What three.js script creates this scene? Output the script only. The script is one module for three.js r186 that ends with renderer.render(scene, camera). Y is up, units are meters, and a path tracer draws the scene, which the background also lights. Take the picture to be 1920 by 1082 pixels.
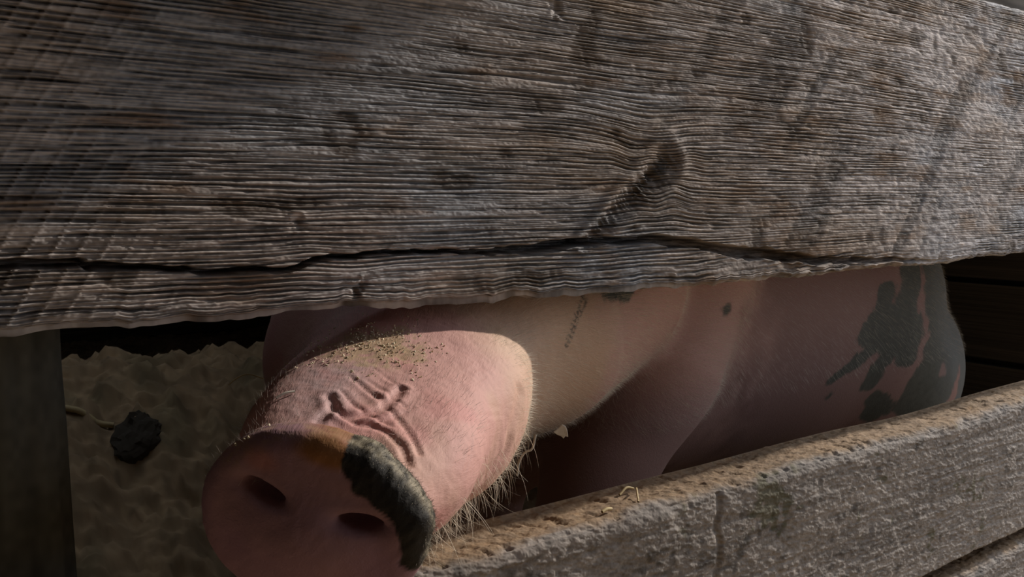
import * as THREE from 'three';
import { mergeGeometries } from 'three/addons/utils/BufferGeometryUtils.js';

// ---------------------------------------------------------------- camera, sky, sun, exposure
const scene = new THREE.Scene();
const camera = new THREE.PerspectiveCamera(2 * Math.atan(541 / 1600) * 180 / Math.PI, 1920 / 1082, 0.02, 60);
const pitch = 5.9 * Math.PI / 180, yaw = 54 * Math.PI / 180;
camera.position.set(0, 0.6, 0.51);
camera.lookAt(Math.cos(yaw) * Math.cos(pitch), 0.6 - Math.sin(pitch), 0.51 - Math.sin(yaw) * Math.cos(pitch));
camera.focus = 0.62;
camera.userData.fStop = 56;
scene.add(camera);

const SKY = new THREE.Color(0.62, 0.68, 0.78);
scene.background = SKY;
scene.backgroundIntensity = 2.6;

const sun = new THREE.DirectionalLight(new THREE.Color(1.0, 0.92, 0.82), 6.1);
sun.position.set(0.28 + 4.25, 0.45 + 2.25, 0.06 + 0.22);
sun.target.position.set(0.28, 0.45, 0.06);
sun.castShadow = true;
sun.shadow.mapSize.set(2048, 2048);
Object.assign(sun.shadow.camera, { left: -4, right: 4, top: 4, bottom: -4, near: 0.1, far: 14 });
sun.shadow.radius = 3.5;
scene.add(sun, sun.target);

const renderer = new THREE.WebGLRenderer({ antialias: true });
renderer.toneMapping = THREE.LinearToneMapping;
renderer.toneMappingExposure = 0.62;
renderer.shadowMap.enabled = true;

// ---------------------------------------------------------------- helpers
let seed = 12345;
const rnd = () => { seed = (Math.imul(seed, 1664525) + 1013904223) | 0; return (seed >>> 0) / 4294967296; };
const rr = (a, b) => a + (b - a) * rnd();
const clamp = (v, a = 0, b = 1) => v < a ? a : v > b ? b : v;
const mix = (a, b, t) => a + (b - a) * t;
const sm = (a, b, v) => { const t = clamp((v - a) / (b - a)); return t * t * (3 - 2 * t); };
function h3(x, y, z) {
  let h = Math.imul(x, 374761393) ^ Math.imul(y, 668265263) ^ Math.imul(z, 1274126177);
  h = Math.imul(h ^ (h >>> 13), 1274126177); h ^= h >>> 16;
  return (h & 0xffff) / 32767.5 - 1;
}
function n2(x, y, s = 0) {                               // smooth value noise, about -1 .. 1
  const i = Math.floor(x), j = Math.floor(y); let u = x - i, v = y - j;
  u = u * u * (3 - 2 * u); v = v * v * (3 - 2 * v);
  const a = h3(i, j, s), b = h3(i + 1, j, s), c = h3(i, j + 1, s), d = h3(i + 1, j + 1, s);
  return a + (b - a) * u + (c - a + (a - b - c + d) * u) * v;
}
function n3(x, y, z) {
  const i = Math.floor(x), j = Math.floor(y), k = Math.floor(z); let u = x - i, v = y - j, w = z - k;
  u = u * u * (3 - 2 * u); v = v * v * (3 - 2 * v); w = w * w * (3 - 2 * w);
  const l = (kk) => { const a = h3(i, j, kk), b = h3(i + 1, j, kk), c = h3(i, j + 1, kk), d = h3(i + 1, j + 1, kk); return a + (b - a) * u + (c - a + (a - b - c + d) * u) * v; };
  const p = l(k); return p + (l(k + 1) - p) * w;
}
const fbm2 = (x, y, s) => n2(x, y, s) * 0.57 + n2(x * 2.1, y * 2.1, s + 7) * 0.29 + n2(x * 4.3, y * 4.3, s + 13) * 0.14;
function polyDist(x, y, pts) {                           // distance to an open polyline; [distance, share of the length]
  let best = 1e9, at = 0;
  for (let i = 0; i + 1 < pts.length; i++) {
    const [ax, ay] = pts[i], [bx, by] = pts[i + 1], dx = bx - ax, dy = by - ay;
    const t = clamp(((x - ax) * dx + (y - ay) * dy) / (dx * dx + dy * dy)), d = Math.hypot(x - ax - dx * t, y - ay - dy * t);
    if (d < best) { best = d; at = (i + t) / (pts.length - 1); }
  }
  return [best, at];
}
const lerpTable = (pts, x) => {                          // y of a polyline given as [x, y] pairs
  if (x <= pts[0][0]) return pts[0][1];
  for (let i = 0; i + 1 < pts.length; i++) if (x <= pts[i + 1][0]) return mix(pts[i][1], pts[i + 1][1], (x - pts[i][0]) / (pts[i + 1][0] - pts[i][0]));
  return pts[pts.length - 1][1];
};
function dataTexture(w, h, fn, srgb = true) {            // fn(u, v) -> [r, g, b] in linear light
  const d = new Uint8Array(w * h * 4), enc = (c) => srgb ? (c <= 0.0031308 ? c * 12.92 : 1.055 * Math.pow(c, 1 / 2.4) - 0.055) : c;
  for (let j = 0; j < h; j++) for (let i = 0; i < w; i++) {
    const c = fn((i + 0.5) / w, (j + 0.5) / h), o = (j * w + i) * 4;
    for (let k = 0; k < 3; k++) d[o + k] = clamp(enc(c[k])) * 255 + 0.5;
    d[o + 3] = 255;
  }
  const t = new THREE.DataTexture(d, w, h); t.magFilter = THREE.LinearFilter; t.minFilter = THREE.LinearMipmapLinearFilter; t.generateMipmaps = true;
  t.wrapS = t.wrapT = THREE.RepeatWrapping; if (srgb) t.colorSpace = THREE.SRGBColorSpace; t.needsUpdate = true;
  return t;
}
function mesh(name, geometry, material, parent) {
  const m = new THREE.Mesh(geometry, material); m.name = name; m.castShadow = m.receiveShadow = true; parent.add(m); return m;
}
function group(name, label, category, pos = [0, 0, 0], grp) {
  const g = new THREE.Group(); g.name = name; g.position.set(...pos); g.userData = { label, category }; if (grp) g.userData.group = grp; scene.add(g); return g;
}
function gridGeometry(nu, nv, at, closeV = false) {      // at(i, j, out) -> fills x, y, z, u, v
  const pos = new Float32Array(nu * nv * 3), uv = new Float32Array(nu * nv * 2), idx = new Uint32Array((nu - 1) * (nv - 1) * 6), o = [0, 0, 0, 0, 0];
  let q = 0;
  for (let j = 0; j < nv; j++) for (let i = 0; i < nu; i++) {
    at(i, j, o); const k = j * nu + i;
    pos[k * 3] = o[0]; pos[k * 3 + 1] = o[1]; pos[k * 3 + 2] = o[2]; uv[k * 2] = o[3]; uv[k * 2 + 1] = o[4];
    if (i < nu - 1 && j < nv - 1) { idx[q++] = k; idx[q++] = k + 1; idx[q++] = k + nu; idx[q++] = k + 1; idx[q++] = k + nu + 1; idx[q++] = k + nu; }
  }
  const g = new THREE.BufferGeometry();
  g.setAttribute('position', new THREE.BufferAttribute(pos, 3)); g.setAttribute('uv', new THREE.BufferAttribute(uv, 2)); g.setIndex(new THREE.BufferAttribute(idx, 1));
  g.computeVertexNormals(); return g;
}

// ---------------------------------------------------------------- weathered planks
// A plank is a closed profile (back-bottom -> front -> top -> back) swept along x and pushed in and out along its outline by its own relief.
function profileOf(y0, y1, zb, r, rt, ds) {              // outline points {y, z, ny, nz, s}
  const out = []; let s = 0;
  const line = (ya, za, yb, zb2, step) => { const L = Math.hypot(yb - ya, zb2 - za), n = Math.max(1, Math.round(L / step)), ny = -(zb2 - za) / L, nz = (yb - ya) / L; for (let i = 0; i < n; i++) out.push({ y: mix(ya, yb, i / n), z: mix(za, zb2, i / n), ny, nz, s: s + L * i / n }); s += L; };
  const arc = (cy, cz, rad, a0, a1, step) => { const L = rad * Math.abs(a1 - a0), n = Math.max(2, Math.round(L / step)); for (let i = 0; i < n; i++) { const a = mix(a0, a1, i / n); out.push({ y: cy + rad * Math.sin(a), z: cz + rad * Math.cos(a), ny: Math.sin(a), nz: Math.cos(a), s: s + L * i / n }); } s += L; };
  line(y0, zb, y0, -r, ds * 3); out.forEach((p) => { p.ny = -1; p.nz = 0; });
  arc(y0 + r, -r, r, -Math.PI / 2, 0, ds);
  line(y0 + r, 0, y1 - rt, 0, ds);
  arc(y1 - rt, -rt, rt, 0, Math.PI / 2, ds);
  const k = out.length; line(y1, -rt, y1, zb, ds * 1.5); for (let i = k; i < out.length; i++) { out[i].ny = 1; out[i].nz = 0; }
  out.push({ y: y1, z: zb, ny: 1, nz: 0, s });
  out.forEach((p) => p.total = s);
  return out;
}
const spreadU = (x, x0, x1, K) => K ? Math.log((x + K) / (x0 + K)) / Math.log((x1 + K) / (x0 + K)) : (x - x0) / (x1 - x0);   // more texels at the near end
const spreadX = (u, x0, x1, K) => (x0 + K) * Math.pow((x1 + K) / (x0 + K), u) - K;
function plankGeometry(prof, x0, x1, dxOf, relief, shift, K = 0) {
  const xs = [x0]; while (xs[xs.length - 1] < x1) xs.push(Math.min(x1, xs[xs.length - 1] + dxOf(xs[xs.length - 1])));
  const n = prof.length, total = prof[0].total, zb = prof[0].z;
  const g = gridGeometry(xs.length, n, (i, j, o) => {
    const p = prof[j], x = xs[i], edge = (j < 1 || j > n - 2) ? 0 : 1, d = relief(x, p.s, p) * edge, e = shift ? shift(x, p) : 0;
    o[0] = x; o[1] = p.y + p.ny * d + e; o[2] = p.z + p.nz * d; o[3] = spreadU(x, x0, x1, K); o[4] = clamp(p.s / total, 0.003, 0.997);
  });
  // back and the two ends
  const nx = xs.length, P = g.attributes.position, extra = [], idx = [];
  const v = (k) => { extra.push(P.getX(k), P.getY(k), P.getZ(k)); return extra.length / 3 - 1; };
  for (const i of [0, nx - 1]) {
    const c = extra.length / 3; extra.push(xs[i], (prof[0].y + prof[n - 1].y) / 2, zb * 0.5);
    const ring = []; for (let j = 0; j < n; j += 2) ring.push(v(j * nx + i)); ring.push(v((n - 1) * nx + i)); ring.push(ring[0]);
    for (let k = 0; k + 1 < ring.length; k++) i ? idx.push(c, ring[k], ring[k + 1]) : idx.push(c, ring[k + 1], ring[k]);
  }
  for (let i = 0; i + 1 < nx; i += 4) { const k = Math.min(i + 4, nx - 1), b = [v(i), v(k), v((n - 1) * nx + i), v((n - 1) * nx + k)]; idx.push(b[0], b[2], b[1], b[1], b[2], b[3]); }
  const e = new THREE.BufferGeometry(); e.setAttribute('position', new THREE.Float32BufferAttribute(extra, 3)); e.setAttribute('uv', new THREE.Float32BufferAttribute(new Array(extra.length / 3 * 2).fill(0.31), 2)); e.setIndex(idx);
  const e2 = e.toNonIndexed(); e2.computeVertexNormals(); e2.setIndex([...Array(e2.attributes.position.count).keys()]);
  return mergeGeometries([g, e2]);
}

// upper plank: split along its lower edge, a slanting spike knot, curved saw marks, deep weathered grain
const CRACK = [[-0.15, 0.5665], [0.04, 0.5665], [0.083, 0.5665], [0.086, 0.5635], [0.15, 0.5585], [0.2, 0.557], [0.222, 0.564], [0.26, 0.5645], [0.34, 0.563], [0.395, 0.5625], [0.46, 0.568], [0.525, 0.567], [0.64, 0.553], [0.76, 0.542], [0.9, 0.535], [1.5, 0.52]];
const KNOT = [[0.542, 0.633], [0.521, 0.617], [0.495, 0.6], [0.468, 0.581], [0.445, 0.567]];
const y0U = 0.529, y1U = 0.85, profU = profileOf(y0U, y1U, -0.05, 0.006, 0.008, 0.0005);
const sFront = (prof) => prof.find((p) => p.nz > 0.999).s;
const sU = sFront(profU) - 0.006;                        // front height y = y0U + (s - sU)
function grainWarp(x, y) {                               // grain bends round the knots and wanders
  const kx = x - 0.53, ky = y - 0.625, k = Math.exp(-(kx * kx) / 0.0025 - ky * ky / 0.0016);
  const k2 = Math.exp(-((x - 0.213) ** 2) / 0.0005 - (y - 0.583) ** 2 / 0.0003), k3 = Math.exp(-((x - 0.245) ** 2) / 0.0004 - (y - 0.541) ** 2 / 0.0003);
  return y + 0.004 * n2(x * 2.2, y * 5, 3) + 0.0009 * n2(x * 14, y * 22, 4) + ky * 0.35 * k + 0.25 * (y - 0.583) * k2 + 0.3 * (y - 0.541) * k3 + 0.005 * k * n2(x * 40, y * 30, 8);
}
function sawPhase(x, y) { return x * 0.93 - 0.6 * (y - 0.6) - 0.3 * x * (y - 0.6); }   // the blade's arcs lean over more towards the far end
function grooves(x, w, pitch, k) {                       // parallel furrows between the ridges of hard latewood; each comes and goes along its own length
  const ph = w / pitch + 1.3 * n2(x * 2.5, w * 38, k + 5) + 0.5 * n2(x * 8, w * 110, k) + 0.16 * n2(x * 45, w * 330, k + 1), row = Math.floor(ph + 0.5), f = Math.abs(ph - row);
  const on = sm(-0.55, 0.25, n2(x * 15 + row * 13.7, row * 0.73, k + 2) + 0.45 * n2(x * 75 + row * 5.1, row * 1.37, k + 3));
  return sm(0.3 + 0.12 * n2(x * 30, row * 2.1, k + 4), 0.05, f) * on;
}
function grainU(x, y) {
  const w = grainWarp(x, y);
  const soft = mix(0.12, 1.05, sm(-0.5, 0.45, fbm2(x * 9, y * 20, 21) + 0.3 + 0.5 * sm(0.32, 0.05, x) - 0.45 * sm(0.7, 1.1, x)));   // where the furrows are worn flat
  return { w, a: grooves(x, w, 0.0031, 11) * soft, b: grooves(x, w + 0.0007, 0.0017, 21) * soft, c: n2(x * 4, w * 90, 13) };
}
function reliefU(x, s, p) {
  if (p.nz < 0.05) return 0.0012 * n2(x * 60, s * 90, 2);
  const y = y0U + (s - sU), { w, a, b, c } = grainU(x, y);
  const furrow = -(a * 0.0022 + b * 0.0007);
  let d = furrow * (1 + 0.25 * sm(0.3, 0.1, x)) + 0.0005 * sm(0.45, 0.95, x) * n2(x * 150, y * 230, 53) + 0.0005 * c + 0.0008 * fbm2(x * 5, y * 14, 31);
  // saw marks: shallow ridges across the grain
  const sp = sawPhase(x, y), ph = sp / 0.0125 + 0.25 * n2(x * 8, y * 8, 41), saw = Math.exp(-Math.pow((ph - Math.floor(ph) - 0.5) * 14, 2));
  const sawOn = sm(0.2, 0.05, x) * 0.9 + 0.35 * sm(0.1, 0.5, n2(x * 5, y * 5, 43)) + 0.5 * sm(0.55, 0.85, x);
  d = d * (1 - 0.65 * saw * clamp(sawOn)) + saw * sawOn * 0.0005 - 0.0008 * sm(0.1, 0.6, x - 0.2) * sm(0.25, 0.7, n2(sp * 42, y * 7, 44)) * (0.6 + 0.4 * n2(x * 90, y * 90, 45));
  d += 0.00016 * n2(x * 420, y * 800, 51) + 0.0002 * n2(x * 130, y * 420, 52);
  // torn-out patches with cross fibres
  const torn = sm(0.42, 0.62, n2(x * 24 + 3, y * 52, 61) * 0.7 + 0.3 * n2(x * 70, y * 90, 62));
  d -= torn * (0.0004 + 0.0004 * n2(x * 260 + y * 90, y * 40, 63));
  // spike knot
  const [kd, kt] = polyDist(x, y, KNOT), kw = mix(0.012, 0.005, kt);
  const kk = Math.exp(-kd * kd / (kw * kw));
  d += kk * (-0.0028 + 0.0022 * n2((x + y * 0.8) * 420, (y - x) * 60, 71)) + 0.0022 * Math.exp(-((kd - kw * 1.7) ** 2) / (kw * kw * 0.5));
  const hole = Math.hypot(x - 0.524, (y - 0.621) * 1.4); d -= 0.006 * Math.exp(-hole * hole / 0.00002);
  for (const [hx, hy, hr, dep] of [[0.208, 0.586, 0.0022, 0.003], [0.246, 0.54, 0.002, 0.004], [0.25, 0.544, 0.0016, 0.003], [0.43, 0.75, 0.003, 0.003], [0.088, 0.815, 0.003, 0.002], [0.088, 0.805, 0.003, 0.002]]) {
    const q = ((x - hx) ** 2 + ((y - hy) * 0.6) ** 2) / (hr * hr); if (q < 9) d -= dep * Math.exp(-q) + 0.0016 * Math.exp(-((Math.sqrt(q) - 1.9) ** 2) * 2) * n2(x * 300, y * 300, 73);
  }
  // the long split
  const cy = lerpTable(CRACK, x) + 0.0012 * n2(x * 40, 1, 81) + 0.0008 * n2(x * 130, 2, 82), dy = y - cy;
  const cwid = 1.35 * (0.0014 + 0.0011 * sm(0.33, 0.42, x) + 0.0011 * sm(0.12, 0.08, x) - 0.001 * sm(0.7, 0.95, x)) * (1 + 0.45 * n2(x * 22, 5, 83)), deep = sm(1.05, 0.6, x);
  d -= deep * 0.022 * sm(cwid + 0.0006, cwid * 0.6, Math.abs(dy));
  if (dy < 0) d -= 0.0015 * sm(0.9, 0.5, x) * (1 + n2(x * 12, y * 30, 84)) + 0.002 * sm(-0.02, -0.045, dy) ;
  else d -= 0.002 * Math.exp(-dy / 0.004) * (0.6 + n2(x * 30, 3, 85)) * deep;
  if (x > 0.62 && x < 0.9) d += 0.003 * sm(0.62, 0.68, x) * sm(0.9, 0.8, x) * Math.exp(-((dy + 0.006) ** 2) / 0.00004) * n2(x * 70, y * 160, 86);
  return d;
}
const edgeU = (x, p) => {                                // ragged lower edge, slightly wavy top
  const y = p.y, lo = sm(0.56, 0.529, y), hi = sm(0.8, 0.837, y);
  return lo * (0.0022 * n2(x * 9, 0, 91) + 0.0013 * n2(x * 45, 0, 92) + 0.0008 * n2(x * 160, 0, 93) + lerpTable([[0, 0.001], [0.1, 0.0005], [0.24, 0], [0.4, -0.002], [0.554, -0.005], [0.7, -0.002], [0.81, -0.001], [1.2, 0]], x)) + hi * 0.003 * n2(x * 8, 4, 94);
};
const woodColorU = (x, y) => {
  const { w, a, b, c } = grainU(x, y), sp = sawPhase(x, y);
  const big = fbm2(x * 4, y * 9, 101), br = sm(-0.1, 0.7, fbm2(x * 8 + 5, y * 22, 102)), blue = sm(0.05, 0.7, fbm2(x * 6, y * 14, 103) + 0.6 * sm(0.3, 0.02, x));  // blue: grey-blue patches, plus a cool shade tint painted into the near end
  const fib = sm(0.4, 1, x) * 0.35 * n2(x * 150, y * 230, 53) + n2(x * 26, w * 700, 108) * 0.5 + n2(x * 70, w * 1000, 109) * 0.35 + n2(x * 380, y * 560, 104) * 0.3;
  let v = 0.365 * (1 + 0.24 * big + 0.1 * c + 0.62 * fib);
  let r = v * 1.1, g = v * 0.96, bl = v * 0.88;
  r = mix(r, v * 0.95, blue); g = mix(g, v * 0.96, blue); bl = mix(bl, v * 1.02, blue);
  r = mix(r, r * 0.86, br * 0.8); g = mix(g, g * 0.75, br * 0.8); bl = mix(bl, bl * 0.62, br * 0.8);
  const torn = sm(0.42, 0.62, n2(x * 24 + 3, y * 52, 61) * 0.7 + 0.3 * n2(x * 70, y * 90, 62)) * 0.7;
  r = mix(r, 0.1, torn); g = mix(g, 0.072, torn); bl = mix(bl, 0.05, torn);
  const rust = sm(0.2, 0.65, fbm2(x * 17 + 30, y * 62, 107) + 0.2 * fib) * 0.65;
  r = mix(r, 0.22, rust); g = mix(g, 0.135, rust); bl = mix(bl, 0.075, rust);
  const stain = sm(0.1, 0.6, x - 0.2) * sm(0.3, 0.7, n2(sp * 42, y * 7, 44)) * 0.45;       // dark bands left by the saw
  const dash = sm(0.3, 0.65, n2(x * 48, w * 480, 114)) * 0.4, grainShade = 1 - (1 - a * 0.52) * (1 - b * 0.3) * (1 - dash);   // dark grain dashes, and groove shade painted into the colour
  const [kd] = polyDist(x, y, KNOT), kn = Math.exp(-kd * kd / 0.00006) * (0.5 + 0.5 * n2((x + y * 0.8) * 420, (y - x) * 60, 71));
  const m = (1 - grainShade) * (1 - clamp(kn, 0, 0.8)) * (1 - stain);
  return [r * m, g * m, bl * m];
};
const XU0 = -0.1, XU1 = 1.34, KU = 0.6;
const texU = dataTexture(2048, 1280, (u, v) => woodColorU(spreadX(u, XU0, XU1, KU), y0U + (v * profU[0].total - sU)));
const bumpU = dataTexture(2048, 1280, (u, v) => { const x = spreadX(u, XU0, XU1, KU), y = y0U + (v * profU[0].total - sU), { w } = grainU(x, y); const q = 0.5 + 0.22 * n2(x * 40, w * 1100, 111) + 0.2 * n2(x * 420, y * 640, 112) + 0.08 * n2(x * 800, y * 1200, 113); return [q, q, q]; }, false);
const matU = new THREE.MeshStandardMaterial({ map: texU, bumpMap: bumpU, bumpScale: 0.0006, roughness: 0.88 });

const fence = group('plank_fence', 'weathered grey plank fence with a wide gap the pig pushes its snout through', 'fence', [0.6, 0, 0]);
const part = (name, geo, mat, label) => { geo.translate(-0.6, 0, 0); const m = mesh(name, geo, mat, fence); if (label) m.userData.label = label; return m; };
const lean6 = (g) => { const P = g.attributes.position; for (let i = 0; i < P.count; i++) P.setZ(i, P.getZ(i) - (P.getY(i) - y0U) * 0.1); g.computeVertexNormals(); return g; };   // the wide planks lean back a little
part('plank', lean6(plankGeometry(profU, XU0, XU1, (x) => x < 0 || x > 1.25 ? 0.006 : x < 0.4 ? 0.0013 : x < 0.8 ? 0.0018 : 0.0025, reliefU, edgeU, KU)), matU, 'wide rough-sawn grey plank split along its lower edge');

// lower plank: rounded worn top, pitted grey face
const y0L = 0.155, y1L = 0.334, profL = profileOf(y0L, y1L, -0.058, 0.006, 0.012, 0.0008), sL = sFront(profL) - 0.006, totL = profL[0].total, sArris = totL - 0.052;
function reliefL(x, s, p) {
  const top = p.ny > 0.7;
  const g1 = n2(x * 12, s * 210 + 4 * n2(x * 3, s * 9, 201), 202), g2 = n2(x * 60, s * 320, 203), pit = n2(x * 210, s * 330, 204), pit2 = n2(x * 95, s * 150, 205);
  let d = 0.0016 * fbm2(x * 12, s * 22, 206);
  if (top) d += 0.0007 * n2(x * 130, s * 130, 207) + 0.0005 * n2(x * 300, s * 300, 208) + 0.0012 * n2(x * 35, s * 30, 209) - 0.0018 * sm(0.55, 0.8, n2(x * 180 + s * 60, s * 60, 210));
  else d *= 0.8; d += -0.0009 * clamp(0.1 - g1) - 0.0005 * clamp(-g2) + 0.0005 * pit - 0.0007 * sm(0.25, 0.75, pit2) + 0.0005 * n2(x * 400, s * 560, 211);
  d += 0.0014 * sm(0.35, 0.6, n2(x * 14, s * 30, 212)) * (top ? 0.3 : 1);
  // a vertical seam of torn fibre and a few short checks along the arris
  const v = Math.abs(x - 0.585 - 0.003 * n2(s * 60, 1, 213)); if (!top && s < sArris) d -= 0.003 * Math.exp(-v * v / 0.00001) * sm(0.05, 0.09, s);
  return d;
}
const woodColorL = (x, s) => {
  const topness = sm(-0.006, 0.008, s - sArris + 0.006 * n2(x * 24, 1, 221) + 0.003 * n2(x * 90, 2, 222));
  let v = 0.235 * (1 + 0.22 * fbm2(x * 6, s * 16, 223) + 0.2 * n2(x * 14, s * 230, 224) + 0.22 * n2(x * 220, s * 340, 225) + 0.15 * n2(x * 520, s * 640, 226));
  let r = v * 1.08, g = v * 0.94, b = v * 0.82;
  const dk = sm(0.15, 0.75, n2(x * 110, s * 190, 227) * 0.6 + fbm2(x * 14, s * 30, 228) * 0.6) * 0.55; r *= 1 - dk; g *= 1 - dk; b *= 1 - dk;
  const moss = sm(0.5, 0.8, 0.6 * n2(x * 26, s * 20, 229) + 0.5 * n2(x * 120, s * 140, 230) + 0.55 * Math.exp(-((x - 0.69 + 0.35 * (s - 0.12)) ** 2) / 0.0004)) * 0.65; r = mix(r, 0.075, moss); g = mix(g, 0.07, moss); b = mix(b, 0.025, moss);
  const tv = 1 + 0.25 * fbm2(x * 22, s * 40, 231) + 0.22 * n2(x * 260, s * 260, 232);
  r = mix(r, 0.25 * tv, topness * 0.9); g = mix(g, 0.162 * tv, topness * 0.9); b = mix(b, 0.088 * tv, topness * 0.9);
  const or = sm(0.3, 0.75, fbm2(x * 30, s * 50, 233) + 0.3 * sm(0.5, 0.36, x)) * topness * 0.7; r = mix(r, 0.26, or); g = mix(g, 0.15, or); b = mix(b, 0.065, or);
  return [r, g, b];
};
const XL0 = 0.02, XL1 = 1.5;
const texL = dataTexture(2048, 640, (u, v) => woodColorL(mix(XL0, XL1, u), v * totL));
const bumpL = dataTexture(2048, 640, (u, v) => { const x = mix(XL0, XL1, u), s = v * totL, q = 0.5 + 0.25 * n2(x * 400, s * 520, 241) + 0.2 * n2(x * 800, s * 900, 242); return [q, q, q]; }, false);
const matL = new THREE.MeshStandardMaterial({ map: texL, bumpMap: bumpL, bumpScale: 0.0007, roughness: 0.9 });
const geoL = plankGeometry(profL, XL0, XL1, (x) => x > 1.3 ? 0.006 : 0.0024, reliefL, (x, p) => 0.003 * n2(x * 5, p.y * 3, 250) + lerpTable([[0.3, 0.004], [0.5, 0.001], [0.8, -0.004], [1.1, -0.004]], x));
geoL.translate(0, 0.0105, 0.02);
part('plank_001', geoL, matL, 'lower plank with a worn brown top edge and pitted face');
const geoB = geoL.clone(); geoB.translate(0, -0.196, 0.004); mesh('plank_002', geoB, matL, fence).userData.label = 'bottom plank close to the ground';

const matPost = new THREE.MeshStandardMaterial({ roughness: 0.92, map: dataTexture(256, 1024, (u, v) => { const k = 0.085 * (1 + 0.3 * n2(u * 60, v * 14, 301) + 0.35 * fbm2(u * 9, v * 16, 302) + 0.2 * n2(u * 120, v * 160, 303)); return [k * 1.05, k, k * 0.78]; }) });
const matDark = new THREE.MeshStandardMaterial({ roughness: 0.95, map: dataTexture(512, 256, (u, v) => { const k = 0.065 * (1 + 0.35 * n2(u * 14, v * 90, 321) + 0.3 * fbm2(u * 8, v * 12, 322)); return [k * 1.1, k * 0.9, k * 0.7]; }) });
// the fence goes on beyond the frame
const geoN = plankGeometry(profileOf(y0U, y1U, -0.05, 0.006, 0.008, 0.006), 1.345, 2.5, () => 0.02, (x, s) => 0.0015 * n2(x * 12, s * 200, 261));
part('plank_003', lean6(geoN), matU, 'next upper plank farther along the fence');
const geoT = plankGeometry(profileOf(0.815, 1.17, -0.04, 0.006, 0.008, 0.006), -0.16, 2.5, () => 0.02, (x, s) => 0.0015 * n2(x * 12, s * 200, 262)); geoT.translate(0, 0, -0.084);
part('plank_004', geoT, matDark, 'added top plank behind the wide one, keeps the sun off the pig');  // added to block sun from reaching into the pen

// fence post behind the planks
const postGeo = (() => {
  const nA = 120, nH = 260, hw = 0.055, hd = 0.05;
  const g = gridGeometry(nA + 1, nH, (i, j, o) => {
    const a = (i % nA) / nA * Math.PI * 2, c = Math.cos(a), s = Math.sin(a), k = Math.pow(Math.pow(Math.abs(c), 7) + Math.pow(Math.abs(s), 7), -1 / 7), y = j / (nH - 1) * 1.18;
    const d = 0.0015 * n2(a * 18, y * 7, 311) + 0.0008 * n2(a * 50, y * 22, 312) + 0.002 * n2(a * 2, y * 6, 313);
    o[0] = c * k * (hw + d); o[1] = y; o[2] = -s * k * (hd + d); o[3] = i / nA; o[4] = y;
  });
  g.translate(0.027, 0, -0.115); return g;
})();
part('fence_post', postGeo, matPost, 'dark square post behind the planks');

// ---------------------------------------------------------------- shed round the pen, ground
const struct = (name, label, category) => { const g = group(name, label, category); g.userData.kind = 'structure'; return g; };
const box = (w, h, d) => new THREE.BoxGeometry(w, h, d);
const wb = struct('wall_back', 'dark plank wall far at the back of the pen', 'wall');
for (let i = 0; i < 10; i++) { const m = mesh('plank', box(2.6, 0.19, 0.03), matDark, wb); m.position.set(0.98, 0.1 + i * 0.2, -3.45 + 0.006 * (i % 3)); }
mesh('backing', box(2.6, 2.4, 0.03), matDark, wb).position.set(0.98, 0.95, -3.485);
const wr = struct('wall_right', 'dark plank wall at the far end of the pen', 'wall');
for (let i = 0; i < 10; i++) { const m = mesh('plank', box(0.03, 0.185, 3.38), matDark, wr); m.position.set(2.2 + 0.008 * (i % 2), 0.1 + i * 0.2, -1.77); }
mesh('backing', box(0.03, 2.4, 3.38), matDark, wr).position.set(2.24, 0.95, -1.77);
const wl = struct('added_wall_left', 'added unseen plank wall beside the fence, darkens its near end', 'wall');  // added out of view to cut light from the left
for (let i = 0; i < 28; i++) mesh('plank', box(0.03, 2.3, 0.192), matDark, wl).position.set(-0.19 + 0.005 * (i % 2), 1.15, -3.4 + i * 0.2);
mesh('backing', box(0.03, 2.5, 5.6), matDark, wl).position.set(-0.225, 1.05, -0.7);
const wf = struct('added_wall_front', 'added unseen plank wall facing the fence, blocks sky light', 'wall');   // added behind the camera to cut the sky light
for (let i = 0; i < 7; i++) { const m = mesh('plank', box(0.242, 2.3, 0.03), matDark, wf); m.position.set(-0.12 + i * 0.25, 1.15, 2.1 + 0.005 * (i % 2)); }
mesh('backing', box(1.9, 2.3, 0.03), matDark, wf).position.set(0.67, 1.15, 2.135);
const lean = struct('ceiling_001', 'added unseen roof over the yard corner, casts shade on the fence', 'roof');   // added above the frame to shade the near end of the fence
for (let i = 0; i < 10; i++) { const m = mesh('plank', box(1.02, 0.025, 0.218), matDark, lean); m.position.set(0.27, 0.98, 0.04 + i * 0.22); }
const roof = struct('ceiling', 'plank roof over the pen', 'roof');
for (let i = 0; i < 17; i++) {                            // three boards cut short: an added opening to light the bank
  const a = i >= 2 && i <= 4 ? 0.5 : -0.26, m = mesh('plank', box(2.24 - a, 0.022, 0.222), matDark, roof); m.position.set((2.24 + a) / 2, 1.2 + i * 0.05, -0.2 - i * 0.2); m.rotation.x = 0.27;
}

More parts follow.
